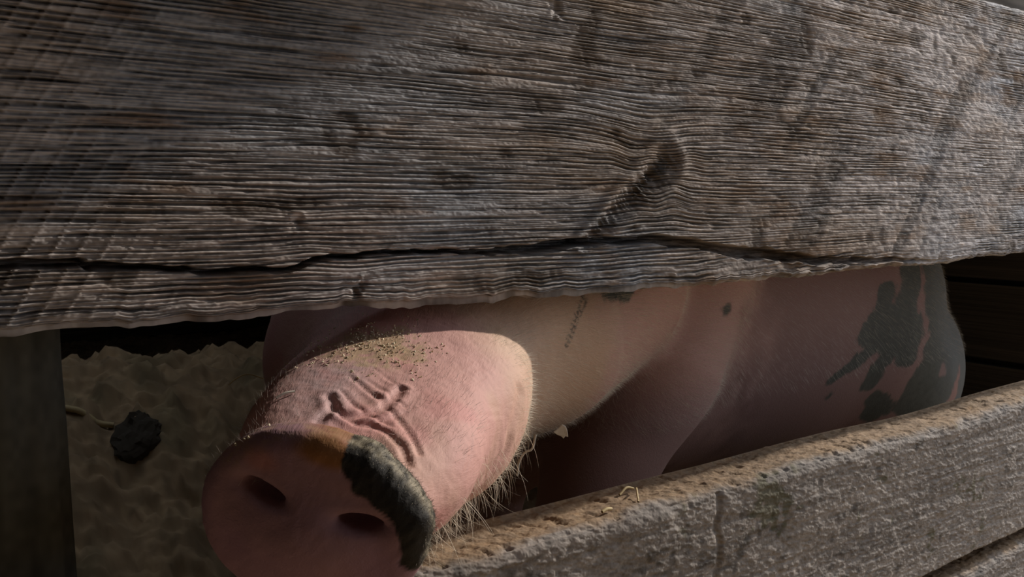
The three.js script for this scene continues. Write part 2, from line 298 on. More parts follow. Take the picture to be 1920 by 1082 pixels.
const matEarth = new THREE.MeshStandardMaterial({ roughness: 0.97, bumpScale: 0.006, bumpMap: dataTexture(1024, 1024, (u, v) => { const q = 0.5 + 0.25 * n2(u * 130, v * 130, 335) + 0.18 * n2(u * 300, v * 300, 336) + 0.07 * n2(u * 500, v * 500, 337); return [q, q, q]; }, false), map: dataTexture(1024, 1024, (u, v) => { const k = 0.31 * (1 + 0.3 * fbm2(u * 40, v * 40, 331) + 0.25 * n2(u * 190, v * 190, 332)), w = sm(0, 0.6, fbm2(u * 24, v * 24, 333)); return [k * mix(1.25, 0.9, w), k * mix(0.88, 0.68, w), k * mix(0.5, 0.38, w)]; }) });
const bankY = (x, z) => {
  const crest = 0.325 + 0.012 * n2(x * 6, 1, 341) + 0.01 * n2(x * 17, 2, 341);
  return crest * sm(-0.5, -0.98, z) * sm(-1.5, -1.05, z) + (0.018 * fbm2(x * 9, z * 9, 342) + 0.014 * n2(x * 32, z * 32, 343) + 0.007 * sm(0.1, 0.6, n2(x * 55, z * 55, 348)) + 0.008 * n2(x * 90, z * 90, 344) + 0.005 * n3(x * 190, z * 190, x * 60)) ;
};
const fl = mesh('floor', gridGeometry(330, 430, (i, j, o) => {
  const x = -0.25 + 3.7 * Math.pow(i / 329, 1.5), zz = j < 200 ? mix(2.6, -0.5, Math.pow(j / 200, 0.6)) : j < 400 ? mix(-0.5, -1.2, (j - 200) / 200) : mix(-1.2, -3.5, (j - 400) / 29);
  o[0] = x; o[2] = zz; o[1] = zz > -0.1 ? 0.02 * fbm2(x * 7, zz * 7, 345) : bankY(x, zz) * sm(-0.05, -0.2, zz); o[3] = x * 0.5; o[4] = zz * 0.5;
}), matEarth, scene);
fl.userData = { label: 'bare brown earth of the pen rising to a bank at the back', category: 'ground', kind: 'structure' };
const outer = mesh('floor_001', new THREE.PlaneGeometry(40, 40).rotateX(-Math.PI / 2), matEarth, scene); outer.position.y = -0.06;
outer.userData = { label: 'bare earth ground outside the pen', category: 'ground', kind: 'structure' };

// ---------------------------------------------------------------- the pig
//SDF-BEGIN
const V3 = (x, y, z) => new THREE.Vector3(x, y, z);
const DC = V3(0.160, 0.441, 0.120), DN = V3(-0.66, -0.13, 0.74).normalize();          // centre and facing of the nose disc
const DE = V3(0.773, -0.289, 0.586).addScaledVector(DN, -V3(0.773, -0.289, 0.586).dot(DN)).normalize(), DU = DN.clone().cross(DE).normalize();
const cap = (px, py, pz, ax, ay, az, bx, by, bz, ra, rb) => {
  const dx = bx - ax, dy = by - ay, dz = bz - az; let t = ((px - ax) * dx + (py - ay) * dy + (pz - az) * dz) / (dx * dx + dy * dy + dz * dz);
  t = t < 0 ? 0 : t > 1 ? 1 : t; const x = px - ax - dx * t, y = py - ay - dy * t, z = pz - az - dz * t;
  return Math.sqrt(x * x + y * y + z * z) - (ra + (rb - ra) * t);
};
const smin = (a, b, k) => { const h = Math.max(k - Math.abs(a - b), 0) / k; return Math.min(a, b) - h * h * k * 0.25; };
const smax = (a, b, k) => -smin(-a, -b, k);
const CREASES = [];                                      // wrinkles: [a, b, width, depth]
const crease = (wd, dp, ...p) => CREASES.push({ wd, dp, p });
crease(0.0027, 0.0032, [0.2010, 0.4859, 0.0528], [0.1986, 0.4819, 0.0631], [0.2001, 0.4792, 0.0704], [0.2065, 0.4777, 0.0742], [0.2148, 0.4777, 0.0742], [0.2248, 0.4788, 0.0713], [0.2356, 0.4817, 0.0643], [0.2459, 0.4852, 0.0555]);
crease(0.0022, 0.0022, [0.1997, 0.4788, 0.0714], [0.2044, 0.4751, 0.0806], [0.2128, 0.4735, 0.0847], [0.2174, 0.4706, 0.0918], [0.2201, 0.4656, 0.1023], [0.2183, 0.4585, 0.1143]);
crease(0.0025, 0.002, [0.1993, 0.4825, 0.0617], [0.1917, 0.4799, 0.0677], [0.1855, 0.4776, 0.0729]);
crease(0.0017, 0.0011, [0.2222, 0.4928, 0.0346], [0.2253, 0.4859, 0.0536], [0.2309, 0.4821, 0.0632]);
crease(0.0019, 0.0014, [0.2271, 0.4846, 0.0568], [0.2292, 0.4769, 0.0762], [0.2300, 0.4696, 0.0935], [0.2284, 0.4611, 0.1082]);
crease(0.0017, 0.0012, [0.2098, 0.4873, 0.0498], [0.2111, 0.4814, 0.0649], [0.2162, 0.4761, 0.0781], [0.2216, 0.4726, 0.0871]);
crease(0.0014, 0.0008, [0.2305, 0.4900, 0.0432], [0.2367, 0.4838, 0.0590], [0.2396, 0.4780, 0.0734]);
crease(0.0014, 0.0008, [0.2110, 0.4747, 0.0819], [0.2210, 0.4747, 0.0819], [0.2326, 0.4756, 0.0796], [0.2443, 0.4775, 0.0744]);
crease(0.0014, 0.0006, [0.2411, 0.4948, 0.0296], [0.2455, 0.4875, 0.0495], [0.2511, 0.4835, 0.0594]);
crease(0.006, 0.0022, [0.3585, 0.4612, 0.0267], [0.3503, 0.4520, 0.0333], [0.3402, 0.4395, 0.0388], [0.3381, 0.4238, 0.0354], [0.3199, 0.4156, 0.0421]);
crease(0.0012, 0.0004, [0.2823, 0.4675, 0.0769], [0.2674, 0.4523, 0.1006], [0.2572, 0.4437, 0.1094]);
crease(0.0012, 0.0003, [0.2581, 0.4712, 0.0851], [0.2949, 0.4641, 0.0699], [0.3343, 0.4535, 0.0439]);
const discPolar = (u, v) => [Math.atan2(v, u) * 57.3, Math.hypot(u, v)];
const SPOT_IN = [[-9, 0.056], [-4, 0.047], [12, 0.0455], [24, 0.0445], [41, 0.0355], [58, 0.0335], [70, 0.0355], [79, 0.041], [84, 0.06]];
function sdfPig(x, y, z) {
  // head
  let h = cap(x, y, z, 0.182, 0.453, 0.106, 0.226, 0.456, 0.055, 0.046, 0.062);
  h = smin(h, cap(x, y, z, 0.226, 0.456, 0.055, 0.3135, 0.451, -0.048, 0.062, 0.081), 0.02);
  h = smin(h, cap(x, y, z, 0.3135, 0.451, -0.051, 0.4015, 0.487, -0.161, 0.081, 0.123), 0.03);
  h = smin(h, cap(x, y, z, 0.4015, 0.487, -0.161, 0.508, 0.524, -0.257, 0.123, 0.157), 0.03);
  h = smin(h, cap(x, y, z, 0.32, 0.462, -0.1525, 0.435, 0.515, -0.285, 0.080, 0.117), 0.04);   // far cheek
  h = smin(h, cap(x, y, z, 0.505, 0.4726, -0.16, 0.628, 0.5136, -0.226, 0.1, 0.122), 0.035);   // jowl
  h = smin(h, cap(x, y, z, 0.172, 0.452, 0.085, 0.235, 0.443, -0.009, 0.038, 0.055), 0.03);    // far side of the snout
  const fore = (y - 0.515) * 0.93 + (z + 0.02) * 0.37;                                       // sloping forehead
  h = smax(h, fore, 0.035);
  // nose disc
  const qx = x - DC.x, qy = y - DC.y, qz = z - DC.z;
  if (qx * qx + qy * qy + qz * qz < 0.012) {
    const u = qx * DE.x + qy * DE.y + qz * DE.z, v = qx * DU.x + qy * DU.y + qz * DU.z, w = qx * DN.x + qy * DN.y + qz * DN.z;
    const rad = Math.hypot(u / 1.12, (v + 0.002) / 0.95) - 0.043, ax = Math.abs(w + 0.003 + 1.6 * (u * u + v * v)) - 0.003;
    const disc = Math.hypot(Math.max(rad, 0), Math.max(ax, 0)) + Math.min(Math.max(rad, ax), 0) - 0.009;
    h = smin(h, disc, 0.012);
    const roll = Math.min(cap(u, v, w, 0.018, 0.037, -0.008, 0.046, 0.016, -0.004, 0.009, 0.0125), cap(u, v, w, 0.046, 0.016, -0.004, 0.047, 0.0, -0.006, 0.0125, 0.010)); h = smin(h, roll, 0.008);   // the dark swollen side of the rim
    for (const sx of [-1, 1]) { const nu = u - sx * 0.0245, nv = v - 0.0125 - sx * nu * 0.12; const nd = (Math.hypot(nu / 1.7, nv / 0.62, (w - 0.003) / 1.6) - 0.0066) * 0.75; h = smax(h, -nd, 0.006); }
  }
  if (x < 0.4 && x > 0.17 && z > -0.03 && h < 0.03 && h > -0.03) for (const c of CREASES) {
    let d = 1; for (let i = 0; i + 1 < c.p.length; i++) { const a = c.p[i], e = c.p[i + 1]; d = Math.min(d, cap(x, y, z, a[0], a[1], a[2], e[0], e[1], e[2], 0, 0)); }
    if (d < c.wd * 4) { const e = d / c.wd; h += c.dp * 0.8 * (Math.exp(-e * e) - 0.4 * Math.exp(-(e - 2) * (e - 2) * 0.8)); }
  }
  // ears
  let d = smin(h, cap(x, y, z, 0.47, 0.6, -0.12, 0.5, 0.64, -0.13, 0.03, 0.02), 0.03);
  d = smin(d, cap(x, y, z, 0.36, 0.6, -0.26, 0.33, 0.64, -0.28, 0.03, 0.02), 0.03);
  // neck, shoulder, trunk
  let b = cap(x, y, z, 0.5, 0.53, -0.24, 0.74, 0.53, -0.40, 0.15, 0.22);
  b = smin(b, cap(x, y, z, 0.80, 0.44, -0.46, 1.30, 0.40, -0.50, 0.26, 0.275), 0.06);
  b = smin(b, cap(x, y, z, 1.33, 0.46, -0.44, 1.475, 0.29, -0.42, 0.185, 0.2), 0.08);
  let sh = cap(x, y, z, 0.83, 0.53, -0.30, 0.755, 0.40, -0.265, 0.135, 0.105);                  // near shoulder and foreleg
  sh = smin(sh, cap(x, y, z, 0.75, 0.40, -0.265, 0.65, 0.17, -0.26, 0.10, 0.052), 0.04);
  sh = smin(sh, cap(x, y, z, 0.645, 0.17, -0.26, 0.65, 0.03, -0.27, 0.046, 0.036), 0.03);
  b = smin(b, sh, 0.025);
  b = smin(b, cap(x, y, z, 0.72, 0.4, -0.52, 0.7, 0.03, -0.52, 0.085, 0.036), 0.04);
  for (const zz of [-0.36, -0.62]) b = smin(smin(b, cap(x, y, z, 1.42, 0.45, zz + 0.0, 1.4, 0.22, zz, 0.12, 0.06), 0.05), cap(x, y, z, 1.4, 0.22, zz, 1.45, 0.03, zz, 0.055, 0.036), 0.03);
  return smin(d, b, 0.022);
}
//SDF-END
function axisCoords(list) { const out = [list[0][0]]; for (const [end, step] of list.slice(1)) { const a = out[out.length - 1], n = Math.max(1, Math.round((end - a) / step)); for (let i = 1; i <= n; i++) out.push(a + (end - a) * i / n); } return out; }
function surfaceNets(X, Y, Z, f) {
  const nx = X.length, ny = Y.length, nz = Z.length, F = new Float32Array(nx * ny * nz), B = 8;
  for (let k0 = 0; k0 < nz; k0 += B) for (let j0 = 0; j0 < ny; j0 += B) for (let i0 = 0; i0 < nx; i0 += B) {
    const k1 = Math.min(k0 + B, nz) - 1, j1 = Math.min(j0 + B, ny) - 1, i1 = Math.min(i0 + B, nx) - 1;
    const d = f((X[i0] + X[i1]) / 2, (Y[j0] + Y[j1]) / 2, (Z[k0] + Z[k1]) / 2), rad = Math.hypot(X[i1] - X[i0], Y[j1] - Y[j0], Z[k1] - Z[k0]) / 2, far = Math.abs(d) > rad * 1.15 + 0.02;
    for (let k = k0; k <= k1; k++) for (let j = j0; j <= j1; j++) for (let i = i0; i <= i1; i++) F[(k * ny + j) * nx + i] = far ? d : f(X[i], Y[j], Z[k]);
  }
  const id = new Int32Array(nx * ny * nz).fill(-1), pos = [], idx = [], sx = 1, sy = nx, sz = nx * ny;
  const E = [[0, 1], [2, 3], [4, 5], [6, 7], [0, 2], [1, 3], [4, 6], [5, 7], [0, 4], [1, 5], [2, 6], [3, 7]], fv = new Float64Array(8);
  for (let k = 0; k + 1 < nz; k++) for (let j = 0; j + 1 < ny; j++) for (let i = 0; i + 1 < nx; i++) {
    const o = (k * ny + j) * nx + i; let s = 0;
    for (let c = 0; c < 8; c++) { const val = F[o + (c & 1) * sx + (c >> 1 & 1) * sy + (c >> 2) * sz]; fv[c] = val; if (val < 0) s++; }
    if (s === 0 || s === 8) continue;
    let px = 0, py = 0, pz = 0, n = 0;
    for (const [a, b] of E) if ((fv[a] < 0) !== (fv[b] < 0)) {
      const t = fv[a] / (fv[a] - fv[b]);
      px += mix(X[i + (a & 1)], X[i + (b & 1)], t); py += mix(Y[j + (a >> 1 & 1)], Y[j + (b >> 1 & 1)], t); pz += mix(Z[k + (a >> 2)], Z[k + (b >> 2)], t); n++;
    }
    id[o] = pos.length / 3; pos.push(px / n, py / n, pz / n);
  }
  const quad = (a, b, c, d, flip) => { if (a < 0 || b < 0 || c < 0 || d < 0) return; flip ? idx.push(a, c, b, a, d, c) : idx.push(a, b, c, a, c, d); };
  for (let k = 1; k + 1 < nz; k++) for (let j = 1; j + 1 < ny; j++) for (let i = 1; i + 1 < nx; i++) {
    const o = (k * ny + j) * nx + i, a = F[o] < 0;
    if (a !== F[o + sx] < 0) quad(id[o - sy - sz], id[o - sz], id[o], id[o - sy], !a);
    if (a !== F[o + sy] < 0) quad(id[o - sx - sz], id[o - sx], id[o], id[o - sz], !a);
    if (a !== F[o + sz] < 0) quad(id[o - sx - sy], id[o - sy], id[o], id[o - sx], !a);
  }
  const g = new THREE.BufferGeometry(); g.setAttribute('position', new THREE.Float32BufferAttribute(pos, 3)); g.setIndex(idx); return g;
}
const FINE = 0.0014;
const pigGeo = surfaceNets(
  axisCoords([[0.06], [0.1, 0.006], [0.34, FINE], [0.6, 0.003], [0.9, 0.006], [1.1, 0.007], [1.5, 0.0035], [1.72, 0.007], [1.8, 0.02]]),
  axisCoords([[-0.02], [0.23, 0.016], [0.37, 0.003], [0.55, FINE], [0.62, 0.006], [0.86, 0.015]]),
  axisCoords([[-0.75], [-0.4, 0.014], [-0.15, 0.006], [-0.03, 0.003], [0.15, FINE], [0.17, 0.008]]), sdfPig);
pigGeo.computeVertexNormals();
const SPOTS = [                                          // dark markings on the flank: [x, y] strokes and their half width (upright ovals: x counts a bit over half)
  [[[1.262, 0.459], [1.246, 0.426], [1.204, 0.389]], 0.0105], [[[1.235, 0.41], [1.25, 0.385]], 0.012], [[[1.338, 0.51], [1.335, 0.47], [1.319, 0.439], [1.2875, 0.411]], 0.013],
  [[[1.267, 0.416], [1.274, 0.373]], 0.014], [[[1.232, 0.375], [1.18, 0.349]], 0.0072], [[[1.18, 0.349], [1.136, 0.329]], 0.0062], [[[1.279, 0.36], [1.259, 0.334], [1.249, 0.31]], 0.0095],
  [[[1.335, 0.404], [1.3255, 0.346]], 0.0125], [[[1.287, 0.276], [1.303, 0.245]], 0.0105], [[[1.315, 0.262], [1.313, 0.25]], 0.009], [[[1.145, 0.305], [1.141, 0.302]], 0.0026],
  [[[1.41, 0.52], [1.412, 0.46], [1.415, 0.41]], 0.0155], [[[1.42, 0.41], [1.41, 0.34], [1.385, 0.29], [1.372, 0.258]], 0.0145], [[[1.44, 0.4], [1.46, 0.33], [1.43, 0.28], [1.41, 0.25]], 0.02],
  [[[1.46, 0.51], [1.49, 0.42], [1.5, 0.36]], 0.022], [[[1.54, 0.47], [1.56, 0.38], [1.58, 0.3], [1.57, 0.22]], 0.03], [[[0.81, 0.47], [0.811, 0.467]], 0.004], [[[0.54, 0.519], [0.556, 0.517]], 0.009],
];
const put = (c, r, g, b, t) => { c[0] = mix(c[0], r, t); c[1] = mix(c[1], g, t); c[2] = mix(c[2], b, t); };
function skinColor(x, y, z, c) {
  const f = n3(x * 22, y * 22, z * 22) * 0.6 + n3(x * 60, y * 60, z * 60) * 0.4, g = n3(x * 180, y * 180, z * 180), g2 = n3(x * 420, y * 420, z * 420);
  c[0] = 0.54; c[1] = 0.30; c[2] = 0.265;                                                      // bare pink face
  put(c, 0.54, 0.34, 0.265, sm(-0.1, 0.6, f) * 0.6); put(c, 0.54, 0.24, 0.225, sm(0.1, 0.6, n3(x * 38 + 5, y * 38, z * 38)) * 0.5);
  const back = sm(0.30, 0.40, x + 0.03 * f - 0.25 * z);                                        // blond coat from the jaw backwards
  put(c, 0.57, 0.395, 0.275, back * 0.85);
  put(c, 0.54, 0.30, 0.265, sm(0.49, 0.56, x + 0.05 * f) * 0.75);
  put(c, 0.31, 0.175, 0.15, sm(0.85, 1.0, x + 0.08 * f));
  const qx = x - DC.x, qy = y - DC.y, qz = z - DC.z, u = qx * DE.x + qy * DE.y + qz * DE.z, v = qx * DU.x + qy * DU.y + qz * DU.z, w = qx * DN.x + qy * DN.y + qz * DN.z;
  if (x < 0.34) {
    // greyish snout top with mauve shade painted in, and yellow sawdust between the eyes
    const topS = sm(0.012, 0.03, v) * sm(-0.145, -0.115, w) * sm(-0.02, -0.035, w) * sm(0.0, -0.02, u);
    put(c, 0.40, 0.29, 0.29, topS * (0.6 + 0.3 * g));
    const cake = sm(0.1, 0.5, 0.6 - Math.hypot((x - 0.25) / 0.055, (z - 0.002) / 0.04) * 0.7 + 0.3 * g + 0.25 * g2 + 0.3 * f) * sm(0.47, 0.49, y);
    put(c, 0.44, 0.32, 0.19, cake * 0.75);
    if (w > -0.03) {
      const disc = sm(-0.022, -0.012, w + 0.0015 * g);
      put(c, 0.31 + 0.04 * f, 0.175 + 0.03 * f, 0.205, disc);
      const [an, rd] = discPolar(u, v), rim = sm(0.032, 0.042, v + 0.0015 * g);
      put(c, 0.30, 0.125, 0.03, disc * sm(0.4, 0.9, 1.25 - Math.hypot((u - 0.001) / 0.02, (v - 0.042) / 0.0085) * 0.75 + 0.12 * f) * 0.9);
      put(c, 0.42, 0.28, 0.13, disc * sm(0.044, 0.049, rd + 0.004 * g) * sm(60, 75, an) * sm(170, 150, an) * (0.2 + 0.3 * g2));
      put(c, 0.45, 0.17, 0.13, disc * sm(0.4, 1, 1.2 - Math.hypot((u + 0.03) / 0.016, (v - 0.028) / 0.01)) * 0.5);
      const wob = 0.0016 * g + 0.0025 * f;
      const sp = sm(-0.0009, 0.0009, rd + wob - lerpTable(SPOT_IN, an)) * sm(-0.0245, -0.0225, w + wob) * sm(-9, -7, an + 900 * wob) * sm(85, 82, an + 900 * wob);
      const gray = clamp(0.45 + 0.6 * g2 + 0.4 * g);
      const top = sm(0.002, -0.004, w) * gray; put(c, mix(0.018, 0.3, top), mix(0.015, 0.255, top), mix(0.012, 0.18, top), sp);  // paler bristly top of the roll, its sunlit tone put into the colour
    }
  }
  if (x > 0.4 && z > -0.42) {
    let sd = 1; const wx = x + 0.006 * n2(x * 60, y * 50, 401) + 0.004 * n2(x * 200, y * 60, 402), wy = y + 0.004 * n2(x * 50 + 9, y * 50, 403);
    for (const [pts, r] of SPOTS) { const e = polyDist(wx * 0.56, wy, pts.map(([a, b]) => [a * 0.56, b]))[0] - r * 1.4; if (e < sd) sd = e; }
    const gap = Math.max(sm(0.008, 0.005, polyDist(wx, wy, [[1.387, 0.378], [1.362, 0.349]])[0]), sm(0.007, 0.004, polyDist(wx, wy, [[1.372, 0.47], [1.345, 0.42]])[0]), sm(0.013, 0.008, Math.hypot(wx - 1.447, wy - 0.31)));
    put(c, 0.085 + 0.015 * g, 0.085 + 0.015 * g, 0.07 + 0.012 * g, sm(0.0022, -0.0022, sd + 0.0015 * n2(x * 400, y * 120, 404)) * (1 - gap * 0.9));
    put(c, 0.16, 0.165, 0.165, sm(1.38, 1.47, x + 0.03 * f - 0.2 * (0.42 - y)) * sm(0.003, -0.004, sd) * 0.6);
    // a row of short dark strokes behind the jaw
    const [hd, ht] = polyDist(x, y, [[0.4959, 0.5129], [0.477, 0.4966], [0.4594, 0.4736]]);
    if (hd < 0.012 && z > -0.12) put(c, 0.06, 0.055, 0.045, sm(0.0045, 0.003, hd + 0.0012 * g) * sm(0.35, 0.6, 0.5 + 0.5 * Math.sin(ht * 75)) * 0.9);
  }
  put(c, c[0] * 0.78, c[1] * 0.72, c[2] * 0.66, sm(0.3, 0.9, f + 0.3 * g) * 0.6);               // grime
}
{
  const P = pigGeo.attributes.position, N = pigGeo.attributes.normal, n = P.count, col = new Float32Array(n * 3), uv = new Float32Array(n * 2), c = [0, 0, 0];
  for (let i = 0; i < n; i++) {
    const x = P.getX(i), y = P.getY(i), z = P.getZ(i);
    skinColor(x, y, z, c); col.set(c, i * 3);
    uv[i * 2] = x * 0.8 + z * 0.6; uv[i * 2 + 1] = y;
    // skin relief: pores and fine lumps, coarser on the dark roll of the snout
    if (x < 0.45 && z > -0.12) {
      const black = c[2] < 0.185 && c[0] - c[2] < 0.13 && x < 0.3 && z > 0.08 ? 1 : 0;
      const d = 0.00022 * n3(x * 260, y * 260, z * 260) + 0.0004 * n3(x * 90, y * 90, z * 90) + black * (0.0006 * n3(x * 380, y * 380, z * 380) + 0.0005 * n3(x * 150, y * 150, z * 150));
      P.setXYZ(i, x + N.getX(i) * d, y + N.getY(i) * d, z + N.getZ(i) * d);
    }
  }
  pigGeo.setAttribute('color', new THREE.BufferAttribute(col, 3)); pigGeo.setAttribute('uv', new THREE.BufferAttribute(uv, 2));
  pigGeo.computeVertexNormals();
}
const PB = [0.95, 0, -0.4];
const pig = group('pig', 'pink pig with dark spots pushing its snout out between the planks', 'pig', PB);
pigGeo.translate(-PB[0], -PB[1], -PB[2]);
const skinBump = dataTexture(1024, 1024, (u, v) => { let q = 0.5; for (const [k, a, sd] of [[48, 0.16, 501], [96, 0.14, 502], [192, 0.12, 503], [384, 0.08, 504]]) { const wrap = (U, V) => n2(((U % 1) + 1) % 1 * k, V * k, sd); q += a * mix(wrap(u, v), n2((u - 1) * k, v * k, sd), sm(0.85, 1, u)) * (1 - Math.abs(n2(u * k * 0.7, v * k * 0.7, sd + 9)) * 0.6); } return [q, q, q]; }, false);
skinBump.repeat.set(9, 9);
const matSkin = new THREE.MeshPhysicalMaterial({ vertexColors: true, bumpMap: skinBump, bumpScale: 0.0004, roughness: 0.66, specularIntensity: 0.5, sheen: 0.15, sheenRoughness: 0.6, sheenColor: new THREE.Color(0.6, 0.5, 0.42) });
mesh('body', pigGeo, matSkin, pig);
const matEye = new THREE.MeshPhysicalMaterial({ color: new THREE.Color(0.02, 0.014, 0.01), roughness: 0.15, clearcoat: 1 });
for (const [x, y, z] of [[0.405, 0.567, -0.075], [0.285, 0.55, -0.175]]) mesh('eye', new THREE.SphereGeometry(0.012, 16, 12), matEye, pig).position.set(x - PB[0], y - PB[1], z - PB[2]);

// hair: thin curved bristles scattered over the hide
function bristleGeometry(bend, sides = 3, seg = 3) {     // unit length along y, unit radius at the root, bending towards x
  const pos = [], idx = [];
  for (let j = 0; j <= seg; j++) { const t = j / seg, r = 1 - 0.85 * t; for (let i = 0; i < sides; i++) { const a = i / sides * Math.PI * 2; pos.push(Math.cos(a) * r, t, Math.sin(a) * r); } }
  for (let j = 0; j < seg; j++) for (let i = 0; i < sides; i++) { const a = j * sides + i, b = j * sides + (i + 1) % sides; idx.push(a, a + sides, b, b, a + sides, b + sides); }
  const g = new THREE.BufferGeometry(); g.setAttribute('position', new THREE.Float32BufferAttribute(pos, 3)); g.setIndex(idx); return g;
}
function curved(g, bend, rad) {                          // real proportions: length 1, radius rad, tip bent sideways
  const P = g.attributes.position; for (let i = 0; i < P.count; i++) { const t = P.getY(i); P.setXYZ(i, P.getX(i) * rad + bend * t * t, t, P.getZ(i) * rad); } g.computeVertexNormals(); return g;
}
const hairMat = new THREE.MeshStandardMaterial({ color: 0xffffff, roughness: 0.8 });
const rootsOf = (accept) => {                            // roots on the hide, spread by area
  const P = pigGeo.attributes.position, N = pigGeo.attributes.normal, I = pigGeo.index.array, out = [], a = V3(0, 0, 0), b = a.clone(), c = a.clone(), n = a.clone();
  for (let t = 0; t < I.length; t += 3) {
    a.fromBufferAttribute(P, I[t]); const x = a.x + PB[0], y = a.y + PB[1], z = a.z + PB[2], dens = accept(x, y, z, N.getX(I[t]), N.getY(I[t]), N.getZ(I[t])); if (!dens) continue;
    b.fromBufferAttribute(P, I[t + 1]); c.fromBufferAttribute(P, I[t + 2]);
    const e1 = b.clone().sub(a), e2 = c.clone().sub(a), area = e1.clone().cross(e2).length() / 2; let k = area * dens; k = Math.floor(k) + (rnd() < k - Math.floor(k) ? 1 : 0);
    for (; k > 0; k--) { let u = rnd(), v = rnd(); if (u + v > 1) { u = 1 - u; v = 1 - v; } n.fromBufferAttribute(N, I[t]); out.push([a.clone().addScaledVector(e1, u).addScaledVector(e2, v), n.clone()]); }
  }
  return out;
};
function hairCoat(name, roots, geo, dirOf, lenOf, colOf) {
  const m = new THREE.InstancedMesh(geo, hairMat, roots.length), M = new THREE.Matrix4(), X = V3(0, 0, 0), Y = X.clone(), Z = X.clone(), col = new THREE.Color();
  roots.forEach(([p, n], i) => {
    dirOf(p, n, Y); Y.normalize(); Z.copy(Y).cross(n).normalize(); X.copy(Y).cross(Z).normalize(); if (X.dot(n) > 0) { X.negate(); Z.negate(); }
    const L = lenOf(p); M.makeBasis(X.multiplyScalar(L), Y.multiplyScalar(L), Z.multiplyScalar(L)).setPosition(p.x - n.x * 0.0004, p.y - n.y * 0.0004, p.z - n.z * 0.0004); m.setMatrixAt(i, M);
    const [r, g, b] = colOf(p); m.setColorAt(i, col.setRGB(r, g, b));
  });
  m.name = name; m.userData.kind = 'stuff'; m.castShadow = m.receiveShadow = true; pig.add(m); return m;
}
const flowBack = (p, n, Y) => { const x = p.x + PB[0]; Y.set(0.8, -0.28 - 0.25 * n.z, -0.35).addScaledVector(n, -Y.dot(n)); Y.set(0.8 + rr(-0.25, 0.25), (x > 0.85 ? -1.1 : -0.2) + rr(-0.3, 0.3), -0.4 + rr(-0.25, 0.25)); Y.addScaledVector(n, -Y.dot(n)).normalize().addScaledVector(n, rr(0.18, 0.5)); };
const blond = () => { const k = rr(0.7, 1.1); return [0.9 * k, 0.78 * k, 0.62 * k]; };
hairCoat('bristles', rootsOf((x, y, z, nx, ny, nz) => {
  if (y < 0.33 || y > 0.56 || nx * -0.5 + nz * 0.85 < -0.35 || x > 1.7) return 0;
  if (x < 0.29 && z > 0.03) return z > 0.112 ? 0 : 4000 * sm(0.2, 0.3, x);
  return x < 0.62 ? 150000 * sm(0.33, 0.41, x - 0.3 * z) : x < 0.9 ? 80000 : 30000;
}), curved(bristleGeometry(0.2), -0.22, 0.011), flowBack, (p) => rr(0.006, 0.0125), blond);
hairCoat('snout_fuzz', rootsOf((x, y, z, nx, ny, nz) => x < 0.3 && z > -0.08 && z < 0.105 && ny > 0.2 ? 60000 : 0), curved(bristleGeometry(0.2), -0.15, 0.016), (p, n, Y) => { Y.set(0.5 + rr(-0.5, 0.5), rr(-0.4, 0.4), -0.5 + rr(-0.5, 0.5)); Y.addScaledVector(n, -Y.dot(n)).normalize().addScaledVector(n, rr(0.5, 1.2)); }, () => rr(0.003, 0.007), () => { const k = rr(0.5, 1); return [0.55 * k, 0.46 * k, 0.4 * k]; });
hairCoat('chin_bristles', rootsOf((x, y, z, nx, ny, nz) => x > 0.22 && x < 0.42 && z > -0.05 && z < 0.11 && ny < -0.25 && nx + nz > -0.1 ? 15000 : 0), curved(bristleGeometry(0.2, 3, 5), 0.3, 0.0052), (p, n, Y) => { Y.set(0.25 + rr(-0.5, 0.5), -0.9 + rr(-0.2, 0.2), 0.15 + rr(-0.45, 0.45)); if (Y.dot(n) < 0) Y.addScaledVector(n, -1.3 * Y.dot(n)); }, () => rr(0.012, 0.034), blond);
hairCoat('spot_bristles', rootsOf((x, y, z) => { const qx = x - DC.x, qy = y - DC.y, qz = z - DC.z, u = qx * DE.x + qy * DE.y + qz * DE.z, v = qx * DU.x + qy * DU.y + qz * DU.z, w = qx * DN.x + qy * DN.y + qz * DN.z, [an, rd] = discPolar(u, v); return rd < 0.08 && an > -5 && an < 80 && rd > 0.044 && w < 0.003 && w > -0.024 ? 500000 : 0; }), curved(bristleGeometry(0.2), -0.2, 0.035), (p, n, Y) => { Y.set(rr(-1, 1), rr(-1, 1), rr(-1, 1)); Y.addScaledVector(n, -Y.dot(n)).normalize().addScaledVector(n, rr(0.3, 1)); }, () => rr(0.0018, 0.0038), () => { const k = rr(0.1, 1); return [0.3 * k, 0.26 * k, 0.19 * k]; });

